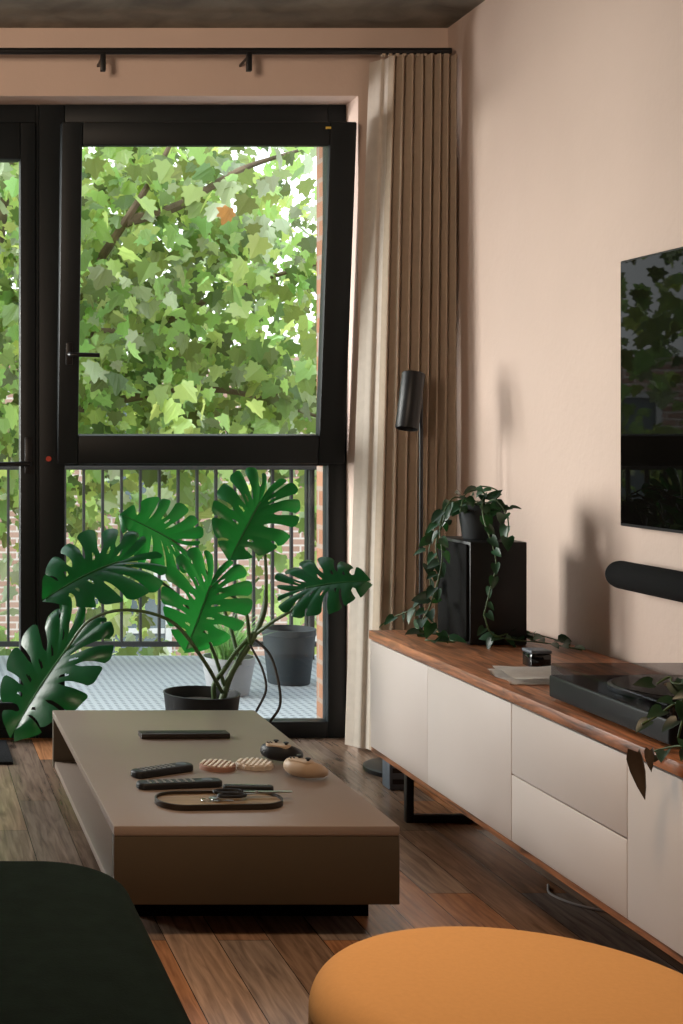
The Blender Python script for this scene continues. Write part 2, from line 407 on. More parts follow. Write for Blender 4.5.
# things on the coffee table
Z = TZ+.0004
def place(cx, cy, ang, z=Z): return Matrix.Translation((cx, cy, z)) @ Matrix.Rotation(ang, 4, 'Z')
def remote(name, L, W, T, cx, cy, ang, label, cap=None):
    r = root(name, (cx, cy, Z), label, 'remote control', 'remote controls on the coffee table')
    m4 = place(cx, cy, ang)
    rrect('casing', (-L/2, L/2), (-W/2, W/2), W*.42, soft(0, T, T*.4), M['black'], r, m4)
    bm = bmesh.new()
    for i in range(7):
        for j in (-1, 0, 1):
            add_lathe(bm, [(0, T), (W*.09, T), (W*.09, T+.0012), (0, T+.0016)], (-L*.36+i*L*.085, j*W*.26, 0), 10)
    link('buttons', bm, M['grey'], r, 'auto', m4)
    lathe('dial', [(W*.30, T-.0005), (W*.30, T+.001), (W*.16, T+.0015), (0, T+.001)], (L*.33, 0, 0), M['bluegrey'], r, 24, m4)
remote('remote_control', .185, .046, .018, .655, 3.565, .50, 'rounded black remote control angled behind the straighter one, nearest the striped coaster')
remote('remote_control', .215, .044, .016, .672, 3.43, .14, 'long straight black remote control lying just behind the oval tray')
sl = root('incense_holder', (.795, 3.99, Z), 'slim dark bar shaped holder lying alone at the far end of the coffee table', 'incense holder')
box('bar', (-.127, .127), (-.025, .025), (0, .015), M['dkwood'], sl, .003, M4=place(.795, 3.99, .03))
boxes('groove', [((-.11, .11), (-.005, .005), (.0145, .0156))], M['black'], sl, M4=place(.795, 3.99, .03))
# tray
tr = root('tray', (.735, 3.285, Z), 'oval tan wooden tray with dark rim at the front of the coffee table', 'tray')
m4 = place(.735, 3.28, .06)
rrect('tray_base', (-.148, .148), (-.062, .062), .06, [(0, .004), (.002, 0), (.007, 0)], M['tan'], tr, m4, 12)
rrect('rim', (-.15, .15), (-.064, .064), .062, [(.001, 0), (.013, 0), (.014, .001), (.014, .004), (.0075, .005)], M['dkwood'], tr, m4, 12, cap=False)
# scissors on tray
sc = root('scissors', (.80, 3.33, Z+.014), 'black handled scissors lying across the right end of the oval tray', 'scissors')
m4 = place(.83, 3.305, .10, Z+.0185)
for s in (-1, 1):
    loop = [(-.035+.032*math.cos(a)-.03, s*.017+.014*math.sin(a), 0) for a in [k*2*PI/14 for k in range(15)]]
    tube('finger_loop', loop, .0042, M['black'], sc, 8, 3, M4=m4)
    boxes('blade', [((-.03, .085), (-.004+s*.003, .004+s*.003), (-.001+s*.0014, .001+s*.0014))], M['steel'], sc, M4=m4 @ Matrix.Rotation(-s*.09, 4, 'Z'))
lathe('pivot', [(0, -.003), (.004, -.003), (.004, .004), (0, .0045)], (0, 0, 0), M['grey'], sc, 14, m4)
# keys in the tray
ks = root('key_bunch', (.70, 3.27, Z+.0075), 'small bunch of keys on a ring lying in the middle of the oval tray', 'keys')
m4 = place(.705, 3.268, .35, Z+.0095)
tube('ring', [(.013*math.cos(a), .013*math.sin(a), .001) for a in [k*2*PI/16 for k in range(17)]], .0014, M['steel'], ks, 6, 2, M4=m4)
for q, aa in enumerate((-.35, .3)):
    mk = m4 @ Matrix.Rotation(aa, 4, 'Z') @ Matrix.Translation((.022, 0, q*.0022))
    bm = bmesh.new(); add_lathe(bm, [(0, -.001), (.010, -.001), (.010, .001), (0, .001)], (0,0,0), 20); add_box(bm, (.009, .04), (-.003, .003), (-.001, .001))
    link('key', bm, M['steel'], ks, False, mk)
# knife
kn = root('pocket_knife', (.83, 3.385, Z), 'closed black pocket knife between the tray and the pale coasters', 'pocket knife')
m4 = place(.83, 3.385, -.08)
rrect('knife_handle', (-.06, .06), (-.012, .012), .011, soft(0, .016, .004), M['black'], kn, m4)
boxes('knife_spine', [((-.05, .045), (-.0015, .0015), (.0158, .0172))], M['steel'], kn, M4=m4)
# coasters
def coaster(cx, cy, m, label, scallop):
    bm = bmesh.new(); n = 96; R = .046
    lo = []; hi = []; top = []
    for i in range(n):
        a = 2*PI*i/n; rr = R*(1+(.055*math.cos(12*a) if scallop else 0))
        lo.append(bm.verts.new((rr*math.cos(a), rr*math.sin(a), 0)))
        hi.append(bm.verts.new((rr*math.cos(a), rr*math.sin(a), .010)))
        top.append(bm.verts.new((rr*.95*math.cos(a), rr*.95*math.sin(a), .012)))
    for i in range(n):
        j = (i+1) % n
        bm.faces.new((lo[i], lo[j], hi[j], hi[i])); bm.faces.new((hi[i], hi[j], top[j], top[i]))
    bm.faces.new(lo[::-1]); bm.faces.new(top)
    r = root('coaster', (cx, cy, Z), label, 'coaster', 'round coasters on the coffee table')
    link('disc', bm, m, r, 'auto', place(cx, cy, .3))
    st = []
    for k in range(-3, 4):
        w = math.sqrt(max(.0001, .043**2-(k*.0125)**2))
        st.append(((k*.0125-.0034, k*.0125+.0034), (-w, w), (.0115, .0150)))
    boxes('ridges', st, M['whitest'], r, .001, place(cx, cy, -.45))
coaster(.808, 3.62, M['pinkst'], 'round brown coaster with pale ridges, left of the scalloped ivory one', False)
coaster(.907, 3.635, M['ivoryd'], 'ivory ribbed coaster with scalloped edge, left of the game controllers', True)
# game controllers
def controller(cx, cy, ang, label, bodym, topm, sc_=.86):
    g = root('game_controller', (cx, cy, Z), label, 'game controller', 'game controllers on the coffee table')
    S = Matrix.Scale(sc_, 4)
    m4 = place(cx, cy, ang, Z+.029*sc_) @ S
    pts = [(-.048, -.060, -.012), (-.049, -.038, -.006), (-.041, -.008, .002), (-.022, .002, .003), (0, .004, .003), (.022, .002, .003), (.041, -.008, .002), (.049, -.038, -.006), (.048, -.060, -.012)]
    bm = bmesh.new()
    add_tube(bm, pts, [.009, .018, .024, .027, .027, .027, .024, .018, .009], 16, 6)
    bmesh.ops.recalc_face_normals(bm, faces=bm.faces[:])
    link('shell', bm, bodym, g, 'auto', m4)
    m5 = place(cx, cy, ang, Z+.0565*sc_) @ S
    rrect('face_plate', (-.042, .042), (-.020, .022), .019, [(-.018, 0), (.000, .001), (.002, .004), (.003, .010)], topm, g, m5)
    for s, yy in ((-.027, .006), (.012, -.008)):
        lathe('thumbstick', [(.0045, .001), (.0045, .007), (.008, .008), (.0085, .0115), (.006, .0125), (0, .011)], (s, yy, 0), M['black'], g, 20, m5)
    bm = bmesh.new()
    for dx, dy in ((0, .007), (0, -.007), (.007, 0), (-.007, 0)):
        add_lathe(bm, [(.003, .001), (.003, .005), (0, .0055)], (.028+dx, .006+dy, 0), 12)
    link('buttons', bm, M['black'], g, 'auto', m5)
controller(.985, 3.69, 2.5, 'black game controller with beige face, the farther of the two controllers', M['black'], M['beige'], .82)
controller(.995, 3.515, 2.3, 'beige game controller at the right table edge, the nearer of the two controllers', M['beige'], M['beige'], .82)

# ------------------------------------------------------------ sideboard
SX = (1.42, 1.90); SY = (2.25, 4.275); SB = .145; ST = .515
sb = root('sideboard', (1.66, 3.26, 0), 'long low pale fronted sideboard with walnut top along the right wall', 'sideboard')
box('top_board', (SX[0]-.004, SX[1]), SY, (ST-.026, ST), M['wood'], sb, .002)
boxes('carcass', [((SX[0]+.004, SX[1]), SY, (SB, SB+.014)), ((SX[0]+.02, SX[1]), (SY[1]-.018, SY[1]), (SB+.014, ST-.0265)), ((SX[0]+.02, SX[1]), (SY[0], SY[0]+.018), (SB+.014, ST-.0265)), ((SX[1]-.012, SX[1]), (SY[0]+.018, SY[1]-.018), (SB+.014, ST-.0265)), ((SX[0]+.022, SX[0]+.03), (SY[0]+.018, SY[1]-.018), (SB+.014, ST-.0265))], M['wood'], sb)
fz = (SB+.017, ST-.031)
cols = [4.273, 3.805, 3.278, 2.752, 2.252]
for a, b, kind in ((0, 1, 'door'), (1, 2, 'door'), (2, 3, 'drawers'), (3, 4, 'door')):
    yy = (cols[b]+(.0009 if b == 1 else .0025), cols[a]-(.0005 if a == 0 else 0))
    if kind == 'door': box('door', (SX[0], SX[0]+.018), yy, fz, M['white'], sb, .001)
    else:
        zm = .320
        box('drawer', (SX[0], SX[0]+.018), yy, (fz[0], zm-.002), M['white'], sb, .0015)
        box('drawer', (SX[0], SX[0]+.018), yy, (zm+.001, fz[1]), M['white'], sb, .0015)
box('side_cover', (SX[0]+.0185, SX[1]), (SY[1], SY[1]+.003), fz, M['white'], sb)
for ly in (4.02, 2.5):
    t = .011; x0, x1 = 1.436, 1.86
    boxes('sled_leg', [((x0, x0+2*t), (ly-t, ly+t), (0, SB)), ((x1-2*t, x1), (ly-t, ly+t), (0, SB)), ((x0+2*t, x1-2*t), (ly-t, ly+t), (0, 2*t)), ((x0+2*t, x1-2*t), (ly-t, ly+t), (SB-.012, SB))], M['blackmetal'], sb, .002)
tag(tube('cable', [at(548, 880, 3.45).xy.to_3d()+Vector((0,0,.004)), Vector((1.56, 3.38, .004)), Vector((1.59, 3.30, .004)), Vector((1.66, 3.26, .004)), Vector((1.78, 3.33, .004))], .003, M['cable'], None, 8), 'thin white cable looping on the floor under the sideboard', 'cable')
pa = root('power_block', (1.54, 4.40, 0), 'blue grey upright power block on the floor by the sideboard far end', 'power block')
box('block', (1.512, 1.568), (4.372, 4.44), (0, .09), M['bluegrey'], pa, .006)
boxes('sockets', [((1.522, 1.558), (4.3705, 4.373), (.02, .035)), ((1.522, 1.558), (4.3705, 4.373), (.055, .07))], M['black'], pa)

# speaker
sp = root('speaker', (1.68, 4.085, ST), 'black bookshelf speaker on the sideboard carrying a trailing plant', 'speaker')
s0 = ST+.0005
box('cabinet', (1.603, 1.764), (3.97, 4.20), (s0, .808), M['black'], sp, .003)
box('grille', (1.594, 1.6028), (3.978, 4.192), (s0+.008, .80), M['mesh'], sp, .004)
# small box and cloth
jb = root('trinket_box', (1.63, 3.61, ST), 'small black trinket box with pale lid on the sideboard behind the cloth', 'box')
box('body', (1.604, 1.656), (3.585, 3.64), (ST+.0005, ST+.036), M['gloss'], jb, .004)
box('lid', (1.603, 1.657), (3.584, 3.641), (ST+.0363, ST+.045), M['bluegrey'], jb, .003)
# cloth folded over on itself: one strip running out, round a fold and back again
bm = bmesh.new(); g = []
nu, nv = 40, 14
for i in range(nu+1):
    u = i/nu; row = []
    for j in range(nv+1):
        v = j/nv
        wob = .004*math.sin(9*v+3*u)+.004*abs(noise.noise(Vector((u*4, v*3.4, 1.3))))
        if u < .45:
            s = u/.45; px_, pz_ = .02+.15*s, .002
        elif u < .55:
            a = (u-.45)/.10*PI; px_, pz_ = .17+.007*math.sin(a), .009-.007*math.cos(a)
        else:
            s = (u-.55)/.45; px_, pz_ = .17-.135*s, .016-.004*s
        row.append(bm.verts.new((1.425+px_+.03*v+.006*math.sin(8*v), 3.345+.22*v-.15*px_*(1 if u < .5 else .6)+.008*math.sin(7*u), ST+pz_+wob*(.25 if u < .5 else 1.2))))
    g.append(row)
for i in range(nu):
    for j in range(nv): bm.faces.new((g[i][j], g[i+1][j], g[i+1][j+1], g[i][j+1]))
bmesh.ops.solidify(bm, geom=bm.faces[:], thickness=.0012)
tag(link('cloth', bm, M['cloth'], None, True), 'folded white cloth lying on the walnut top before the turntable', 'cloth')

# turntable
tt = root('turntable', (1.665, 2.90, ST), 'black turntable under a smoky lid on the sideboard', 'turntable')
for fx in (1.50, 1.83):
    for fyy in (2.71, 3.12): lathe('foot', [(0, .0005), (.020, .0005), (.022, .008), (0, .008)], (fx, fyy, ST), M['black'], tt, 20)
rrect('plinth', (1.455, 1.875), (2.66, 3.17), .012, soft(ST+.0082, ST+.056, .004), M['plinth'], tt)
PZ = ST+.0562
lathe('platter', [(0, 0), (.155, 0), (.157, .003), (.157, .010), (.154, .012), (0, .012)], (1.65, 2.94, PZ), M['platter'], tt, 64)
lathe('record', [(0, 0), (.148, 0), (.149, .001), (.148, .002), (.05, .0024), (0, .0024)], (1.65, 2.94, PZ+.0122), M['vinyl'], tt, 64)
lathe('record_label', [(0, 0), (.05, 0), (.05, .0005), (0, .0006)], (1.65, 2.94, PZ+.0147), M['tan'], tt, 40)
lathe('tonearm_base', [(0, 0), (.03, 0), (.03, .008), (.016, .011), (.014, .018), (0, .019)], (1.83, 2.74, PZ), M['platter'], tt, 28)
tube('tonearm', [(1.85, 2.69, PZ+.020), (1.83, 2.74, PZ+.021), (1.78, 2.85, PZ+.021), (1.715, 2.90, PZ+.0195)], .003, M['steel'], tt, 8)
boxes('headshell', [((1.702, 1.722), (2.893, 2.918), (PZ+.0152, PZ+.021))], M['black'], tt)
rrect('dust_cover', (1.458, 1.872), (2.663, 3.167), .01, [(PZ+.0003, 0), (PZ+.025, 0), (PZ+.027, .002)], M['smoke'], tt)

# ------------------------------------------------------------ television and soundbar
tv = root('television', (1.90, 3.1, .87), 'large flat black television mounted on the right wall', 'television')
box('casing', (1.893, 1.931), (2.47, 3.706), (.872, 1.572), M['black'], tv, .003)
box('screen', (1.8905, 1.8928), (2.478, 3.698), (.880, 1.566), M['screen'], tv)
box('wall_mount', (1.9312, XR), (2.9, 3.3), (1.1, 1.35), M['blackmetal'], tv)
so = root('soundbar', (1.88, 3.2, .71), 'rounded black soundbar fixed to the wall below the television', 'soundbar')
bm = bmesh.new()
add_tube(bm, [(1.882, 3.70, .745), (1.882, 3.694, .745), (1.882, 3.68, .745), (1.882, 2.72, .745), (1.882, 2.706, .745), (1.882, 2.70, .745)], [.026, .034, .037, .037, .037, .034, .026], 28, curve=False)
link('body', bm, M['mesh'], so, 'auto')
lathe('end_cap', [(0, 0), (.030, 0), (.030, .004), (0, .005)], (0,0,0), M['black'], so, 28, M4=Matrix.Translation((1.882, 3.70, .745)) @ Matrix.Rotation(-PI/2, 4, 'X'))
for yy in (2.95, 3.45): box('wall_bracket', (1.918, XR), (yy-.02, yy+.02), (.735, .755), M['blackmetal'], so)

# ------------------------------------------------------------ floor lamp
fl = root('floor_lamp', (1.655, 4.62, 0), 'slender black floor lamp with tilted cylinder head beside the curtain', 'floor lamp')
lathe('base', [(0, 0), (.135, 0), (.137, .004), (.137, .014), (.130, .018), (0, .019)], (1.655, 4.62, 0), M['blackmetal'], fl, 56)
px = (421-PX)*4.62/F
tube('pole', [(px, 4.62, .015), (px, 4.62, .6), (px, 4.62, 1.19), (px-.004, 4.62, 1.212), (px-.018, 4.62, 1.218)], .0065, M['blackmetal'], fl, 12)
a = at(413.5, 373, 4.62); b = at(403.5, 429, 4.62); b.y -= .03
d = (b-a); Lh = d.length
q = d.to_track_quat('Z', 'Y').to_matrix().to_4x4()
lathe('lamp_head', [(0, 0), (.034, 0), (.0365, .003), (.0365, Lh-.002), (.0350, Lh), (.0335, Lh-.001), (.0335, Lh-.05), (0, Lh-.05)], (0,0,0), M['blackmetal'], fl, 40, M4=Matrix.Translation(a) @ q)
lathe('joint', [(0, 0), (.010, 0), (.010, .02), (0, .02)], (px-.014, 4.62, 1.207), M['blackmetal'], fl, 16)

# ------------------------------------------------------------ pouf and chaise
pcx, pcy = .775, 1.74
pf = root('pouf', (pcx, pcy, 0), 'round ochre upholstered pouf in the right foreground', 'pouf')
R = .262
lathe('side_cover', [(0, .03), (R-.02, .03), (R-.006, .045), (R, .08), (R+.003, .22), (R+.001, .375)], (pcx, pcy, 0), M['mustard'], pf, 96)
prof = [(R+.001, .3755)]
for k in range(1, 11):
    t = k/10*PI/2; prof.append((R-.053+.054*math.cos(t), .3755+.053*math.sin(t)))
prof += [(R*.5, .432), (R*.25, .434), (0, .4345)]
lathe('seat_top', prof, (pcx, pcy, 0), M['mustard'], pf, 96, smooth=True)
lathe('glide_ring', [(0, 0), (R-.04, 0), (R-.04, .03), (0, .03)], (pcx, pcy, 0), M['black'], pf, 48)

ch = root('chaise', (-.15, 1.5, 0), 'dark green upholstered chaise with rounded corner in the left foreground', 'chaise')
rrect('seat_cushion', (-.75, .335), (.85, 2.20), .13, soft(.285, .455, .035, 6), M['green'], ch, n=14)
rrect('base', (-.735, .32), (.865, 2.17), .12, [(.09, .004), (.095, 0), (.28, 0), (.284, .004)], M['green'], ch, n=12)
for fx in (-.62, .2):
    for fyy in (1.0, 2.03): lathe('leg', [(0, 0), (.016, 0), (.022, .089), (0, .089)], (fx, fyy, 0), M['black'], ch, 18)
tag(rrect('doormat', (-.35, .365), (4.71, 5.04), .01, [(0.0005, 0), (.010, 0), (.012, .003)], M['mat'], None), 'black doormat on the floor inside the balcony door', 'doormat')

# ------------------------------------------------------------ monstera
def leaf_outline(th):
    a = abs(th)/PI
    keys = [(0, 1.0), (.05, .95), (.14, .89), (.28, .83), (.42, .78), (.56, .72), (.70, .66), (.82, .58), (.91, .47), (.965, .28), (1.0, .08)]
    for (a0, r0), (a1, r1) in zip(keys, keys[1:]):
        if a <= a1:
            t = (a-a0)/(a1-a0); t = t*t*(3-2*t)*.3+t*.7
            return r0+(r1-r0)*t
    return keys[-1][1]
def monstera_leaf(base, tip, nrm, rng, droop=.25, fold=.15, wid=1.0):
    ax = tip-base; L = ax.length; ax.normalize()
    nrm = (nrm-ax*nrm.dot(ax)).normalized(); lat = nrm.cross(ax)
    bm = bmesh.new()
    def P3(x, y):
        c = fold*abs(y)-.55*fold*1.6*y*y-droop*x*abs(x)*.6-.30*droop*abs(y)**1.5
        return base+L*(ax*x+lat*y*wid+nrm*c)
    for s in (-1, 1):
        TH = [0, .15, .29, .42, .55, .68, .82, 1.0]; OS = [.92, .74, .57, .42, .28, .16, .06, 0]
        TH = [TH[0]]+[t+rng.uniform(-.02, .02) for t in TH[1:-1]]+[TH[-1]]
        nf = len(TH)-1
        slit = [rng.uniform(.05, .15) for _ in range(nf+1)]
        dep = [rng.uniform(.18, .48) for _ in range(nf+1)]
        sk = rng.randrange(1, nf)
        dep[sk] = rng.uniform(.68, .80); slit[sk] = .06
        for j in range(nf):
            t0, t1 = TH[j]*PI, TH[j+1]*PI
            nr, nv = 18, 12; grid = []
            ga = 0 if j == 0 else slit[j]; gb = 0 if j == nf-1 else slit[j+1]
            pa_, pb_ = dep[j], dep[j+1]
            curl = rng.uniform(-.10, .03)
            for i in range(nr+1):
                rho = i/nr; row = []
                ka = max(0, (rho-pa_)/(1-pa_)); kb = max(0, (rho-pb_)/(1-pb_))
                A = ga*min(1, ka*5)**.5*(1.2-.3*ka); B = gb*min(1, kb*5)**.5*(1.2-.3*kb)
                k = max(ka, kb)
                for v in range(nv+1):
                    vv = v/nv
                    el = max(0, 1-2*vv)**5*ka if j > 0 else 0
                    er = max(0, 2*vv-1)**5*kb if j < nf-1 else 0
                    rr = rho*(1-.09*(el+er))
                    w = A+(1-A-B)*vv
                    th = t0+(t1-t0)*w
                    ox = OS[j]+(OS[j+1]-OS[j])*w
                    r = leaf_outline(th)
                    ex, ey = r*math.cos(th), r*math.sin(th)
                    x = ox+(ex-ox)*rr-.03*math.sin(PI*rho); y = ey*rr
                    p = P3(x, s*y)+nrm*L*(.022*math.sin(PI*vv)*rho+curl*min(ka,kb)**2)
                    row.append(bm.verts.new(p))
                grid.append(row)
            holes = []
            if 0 < j < nf-1 and rng.random() < .7:
                hi = rng.choice((3, 4, 5)); hv = rng.choice((4, 5, 6))
                holes += [(hi, hv), (hi, hv+1), (hi+1, hv), (hi+1, hv+1), (hi+2, hv)]
            for i in range(nr):
                for v in range(nv):
                    if (i, v) in holes: continue
                    q = (grid[i][v], grid[i+1][v], grid[i+1][v+1], grid[i][v+1])
                    try: bm.faces.new(q if s > 0 else q[::-1])
                    except ValueError: pass
    bmesh.ops.remove_doubles(bm, verts=bm.verts[:], dist=.0006)
    rib = [P3(x, 0)+nrm*.001 for x in (0, .2, .4, .6, .8, .96)]
    return bm, rib
mo = root('potted_monstera', (1.0, 4.72, 0), 'large split leaf plant in a charcoal pot between coffee table and window', 'potted plant')
pc = (1.0, 4.72, 0)
lathe('pot', [(0, 0.001), (.095, .001), (.10, .006), (.126, .235), (.128, .242), (.122, .243), (.119, .236), (.116, .20), (0, .20)], pc, M['pot'], mo, 56)
lathe('soil', [(.117, .2005), (.08, .212), (.03, .218), (0, .219)], pc, M['soil'], mo, 32)
leaves = [
 # base, Y, tip, Y, normal, droop, fold, petiole px points, width, material
 ((66,650),4.56,(4,732),4.50,(-.55,-.70,.40),.25,.22,[(222,692,4.70),(202,658,4.56),(172,622,4.50),(128,610,4.50),(90,620,4.52)],.66,'leafshade'),
 ((118,562),4.62,(44,586),4.52,(-.1,-.62,.70),.40,.22,[(226,690,4.72),(208,640,4.70),(172,590,4.66)],.80,'leafshade'),
 ((172,540),4.88,(124,512),4.86,(-.1,-.85,.5),.25,.2,[(240,665,4.76),(228,620,4.82),(205,570,4.88)],.95,'leaf'),
 ((210,586),4.60,(188,650),4.52,(.12,-.9,.4),.25,.2,[(250,645,4.72),(243,605,4.64)],.86,'leaf'),
 ((260,502),4.70,(230,558),4.63,(-.2,-.95,.25),.2,.15,[(258,632,4.72),(266,590,4.74),(264,540,4.73)],.82,'leaf'),
 ((306,588),4.62,(368,574),4.54,(.15,-.66,.70),.3,.2,[(256,634,4.72),(272,622,4.67),(294,608,4.63)],.84,'leafshade'),
]
rng = random.Random(3)
tube('main_stem', [at(222,700,4.72), at(232,672,4.72), at(252,640,4.72), at(264,612,4.72), at(266,590,4.73)], [.012,.011,.010,.009,.007], M['stem'], mo, 10)
tube('main_stem', [at(215,705,4.71), at(214,685,4.70), at(224,670,4.70), at(236,652,4.72), at(254,632,4.72)], [.009,.008,.007], M['stem'], mo, 10)
for bs, yb, tp, yt, nr, dr, fo, pet, wd, lm in leaves:
    B = at(*bs, yb); T = at(*tp, yt)
    bm, rib = monstera_leaf(B, T, Vector(nr), rng, dr, fo, wd)
    lf = link('leaf', bm, M[lm], mo, True)
    tube('midrib', rib, [.0030,.0025,.0012], M['rib'], lf, 6, 3)
    tube('petiole', [at(*p) for p in pet]+[B], [.007,.006,.005,.004], M['stem'], mo, 8)
tube('aerial_root', [at(256,640,4.70), at(270,655,4.66), at(278,680,4.62), at(280,705,4.60), at(270,722,4.6)], .0045, M['root'], mo, 8)
tube('aerial_root', [at(250,645,4.69), at(262,668,4.66), at(266,690,4.63), at(256,712,4.62)], .004, M['root'], mo, 8)

# ------------------------------------------------------------ pothos
def heart_leaf(bm, base, d, n, L, wx=.85, fo=.30, cu=.18):
    d = d.normalized(); n = (n-d*n.dot(d))
    if n.length < 1e-4: n = Vector((0,0,1)).cross(d)+Vector((.1,.2,.3))
    n.normalize(); l = n.cross(d)
    half = [(0,0),(.30,-.12),(.44,.10),(.40,.38),(.24,.70),(0,1.0)]
    def p(x, y): return base+L*(l*x*wx+d*y+n*(fo*abs(x)-cu*y*y))
    M_ = [bm.verts.new(p(x, y)) for x, y in ((0,0),(0,.33),(0,.66),(0,1))]
    for s in (-1, 1):
        e = [bm.verts.new(p(s*x, y)) for x, y in half[1:5]]
        fs = [(M_[0], e[0], e[1], M_[1]), (M_[1], e[1], e[2], M_[2]), (M_[2], e[2], e[3], M_[3])]
        for f in fs: bm.faces.new(f if s > 0 else f[::-1])
def vines(parent, paths, rng, lo, hi, step, clear=None, mm='pothos', clump=None):
    bv = bmesh.new(); bl = bmesh.new()
    if clump:
        cc, n_, rad = clump
        for i in range(n_):
            a = rng.uniform(0, 2*PI); rr = rad*rng.uniform(.3, 1)
            b = cc+Vector((rr*math.cos(a), rr*math.sin(a), rng.uniform(-.02, .035)*(1.3-rr/rad)))
            heart_leaf(bl, b, Vector((math.cos(a), math.sin(a), rng.uniform(-.7, .4))), Vector((rng.uniform(-.5,.3), rng.uniform(-.6,.2), 1)), rng.uniform(lo, hi))
    for path in paths:
        P = catmull(path, 10); add_tube(bv, path, .0020, 6, 6)
        acc = 0
        for a, b in zip(P, P[1:]):
            acc += (b-a).length
            if acc > step:
                acc = 0
                t = (b-a).normalized()
                d = t*.4+Vector((rng.uniform(-1,.5), rng.uniform(-1,.4), rng.uniform(-.7,.25)))
                n = Vector((rng.uniform(-.8,.1), rng.uniform(-.9,-.1), rng.uniform(.2,1)))
                L = rng.uniform(lo, hi)
                if clear and a.z < clear+.03: d.z = abs(d.z)*.3; n.z = 1.2
                heart_leaf(bl, a+d.normalized()*.012, d, n, L)
    link('vine', bv, M['stem'], parent, True); link('foliage', bl, M[mm], parent, True)
p1 = root('trailing_plant', (1.684, 4.085, .809), 'trailing leafy plant in dark pot on top of the speaker', 'potted plant')
c1 = (1.684, 4.085, .8085)
lathe('pot', [(0, 0), (.050, 0), (.054, .004), (.068, .094), (.069, .100), (.065, .100), (.063, .085), (0, .083)], c1, M['potg'], p1, 40)
lathe('soil', [(.0625, .0835), (.03, .088), (0, .090)], c1, M['soil'], p1, 24)
e = Vector((1.684, 4.085, .90))
paths = [
 [e, at(468,500,4.05), at(452,499,4.0), at(440,525,3.97), at(442,560,3.95), at(432,600,3.97), at(420,625,4.0)],
 [e, at(485,496,4.06), at(478,488,4.02), at(465,495,4.0), at(460,512,3.98)],
 [e, at(495,500,4.02), at(508,520,3.95), at(506,545,3.93)],
 [e, at(482,500,4.02), at(484,520,3.96), at(496,560,3.93), at(490,590,3.92), at(484,615,3.91)],
 [e, at(455,505,4.1), at(436,525,4.15), at(428,560,4.15), at(430,590,4.15), at(414,608,4.15), at(396,616,4.2), at(388,622,4.22)],
 [e, at(450,502,4.08), at(444,520,4.08), at(436,545,4.06), at(440,575,4.05), at(428,612,4.06)],
 [e, at(500,495,4.1), at(492,488,4.12), at(480,486,4.1)],
 [at(484,615,3.91), at(492,634,3.9), at(515,640,3.93), at(545,643,3.92), at(582,650,3.82)],
 [at(495,637,3.9), at(520,632,4.02), at(550,638,3.98), at(570,645,3.90)],
 [at(414,608,4.15), at(425,628,4.12), at(440,634,4.08), at(408,632,4.1)],
 [at(428,612,4.06), at(442,636,4.02), at(455,642,3.95), at(425,640,4.0)],
]
vines(p1, paths, random.Random(11), .030, .052, .031, ST, 'pothos', (Vector((1.68, 4.075, .897)), 22, .08))
p2 = root('trailing_plant', (1.64, 2.40, ST), 'trailing plant at the right edge spilling leaves over the turntable', 'potted plant')
c2 = (1.64, 2.40, ST+.0005)
lathe('pot', [(0, 0), (.058, 0), (.062, .004), (.078, .12), (.079, .126), (.074, .126), (.072, .11), (0, .108)], c2, M['potg'], p2, 40)
lathe('soil', [(.0715, .1085), (.03, .115), (0, .117)], c2, M['soil'], p2, 24)
e2 = Vector((1.64, 2.40, ST+.13))
paths = [
 [e2, Vector((1.60,2.50,ST+.18)), at(684,684,2.66), at(670,677,2.70), at(657,684,2.70)],
 [e2, Vector((1.55,2.48,ST+.14)), at(692,700,2.58), at(674,704,2.62), at(657,716,2.64), at(642,724,2.64)],
 [e2, Vector((1.48,2.45,ST+.09)), at(702,748,2.50), at(678,746,2.56), at(650,752,2.615)],
 [e2, Vector((1.52,2.42,ST+.13)), at(692,692,2.45), at(684,715,2.5), at(678,738,2.5)],
]
vines(p2, paths, random.Random(5), .026, .042, .027, None, 'pothosd')
bm = bmesh.new()
heart_leaf(bm, at(638,752,2.612), Vector((.22,-.1,-1)), Vector((-.8,-.6,.1)), .085, .42, .5, -.25)
heart_leaf(bm, at(650,750,2.60), Vector((-.1,-.2,-.6)), Vector((-.6,-.6,.3)), .04, .5)
tag(link('dry_leaf', bm, M['dry'], p2, True), 'brown wilted hanging leaf')

# ------------------------------------------------------------ balcony
tag(box('balcony_floor', (-3, 4.5), (5.24, 7.2), (-.2, -.03), M['tile']), kind='structure')
YR = 7.05
br = root('balcony_railing', (.8, YR, -.03), 'dark grey balcony railing of thin upright bars', 'railing')
box('top_rail', (-3, 4.5), (YR-.025, YR+.025), (.93, .955), M['rail'], br, .004)
box('bottom_rail', (-3, 4.5), (YR-.012, YR+.012), (.04, .065), M['rail'], br)
bar0 = None
k = 0
x = -1.0
while x < 4.0:
    if bar0 is None:
        bar0 = box('baluster', (x-.006, x+.006), (YR-.014, YR+.014), (.0655, .9295), M['rail'], br); bl0 = bar0.location.copy()
    else:
        c = bar0.copy(); COL.objects.link(c); c.location = bl0+Vector((k*.095, 0, 0))
    k += 1; x += .095
for px_ in (-.62, .72, 2.05, 3.4): box('post', (px_-.02, px_+.02), (YR+.026, YR+.066), (-.03, .93), M['rail'], br)

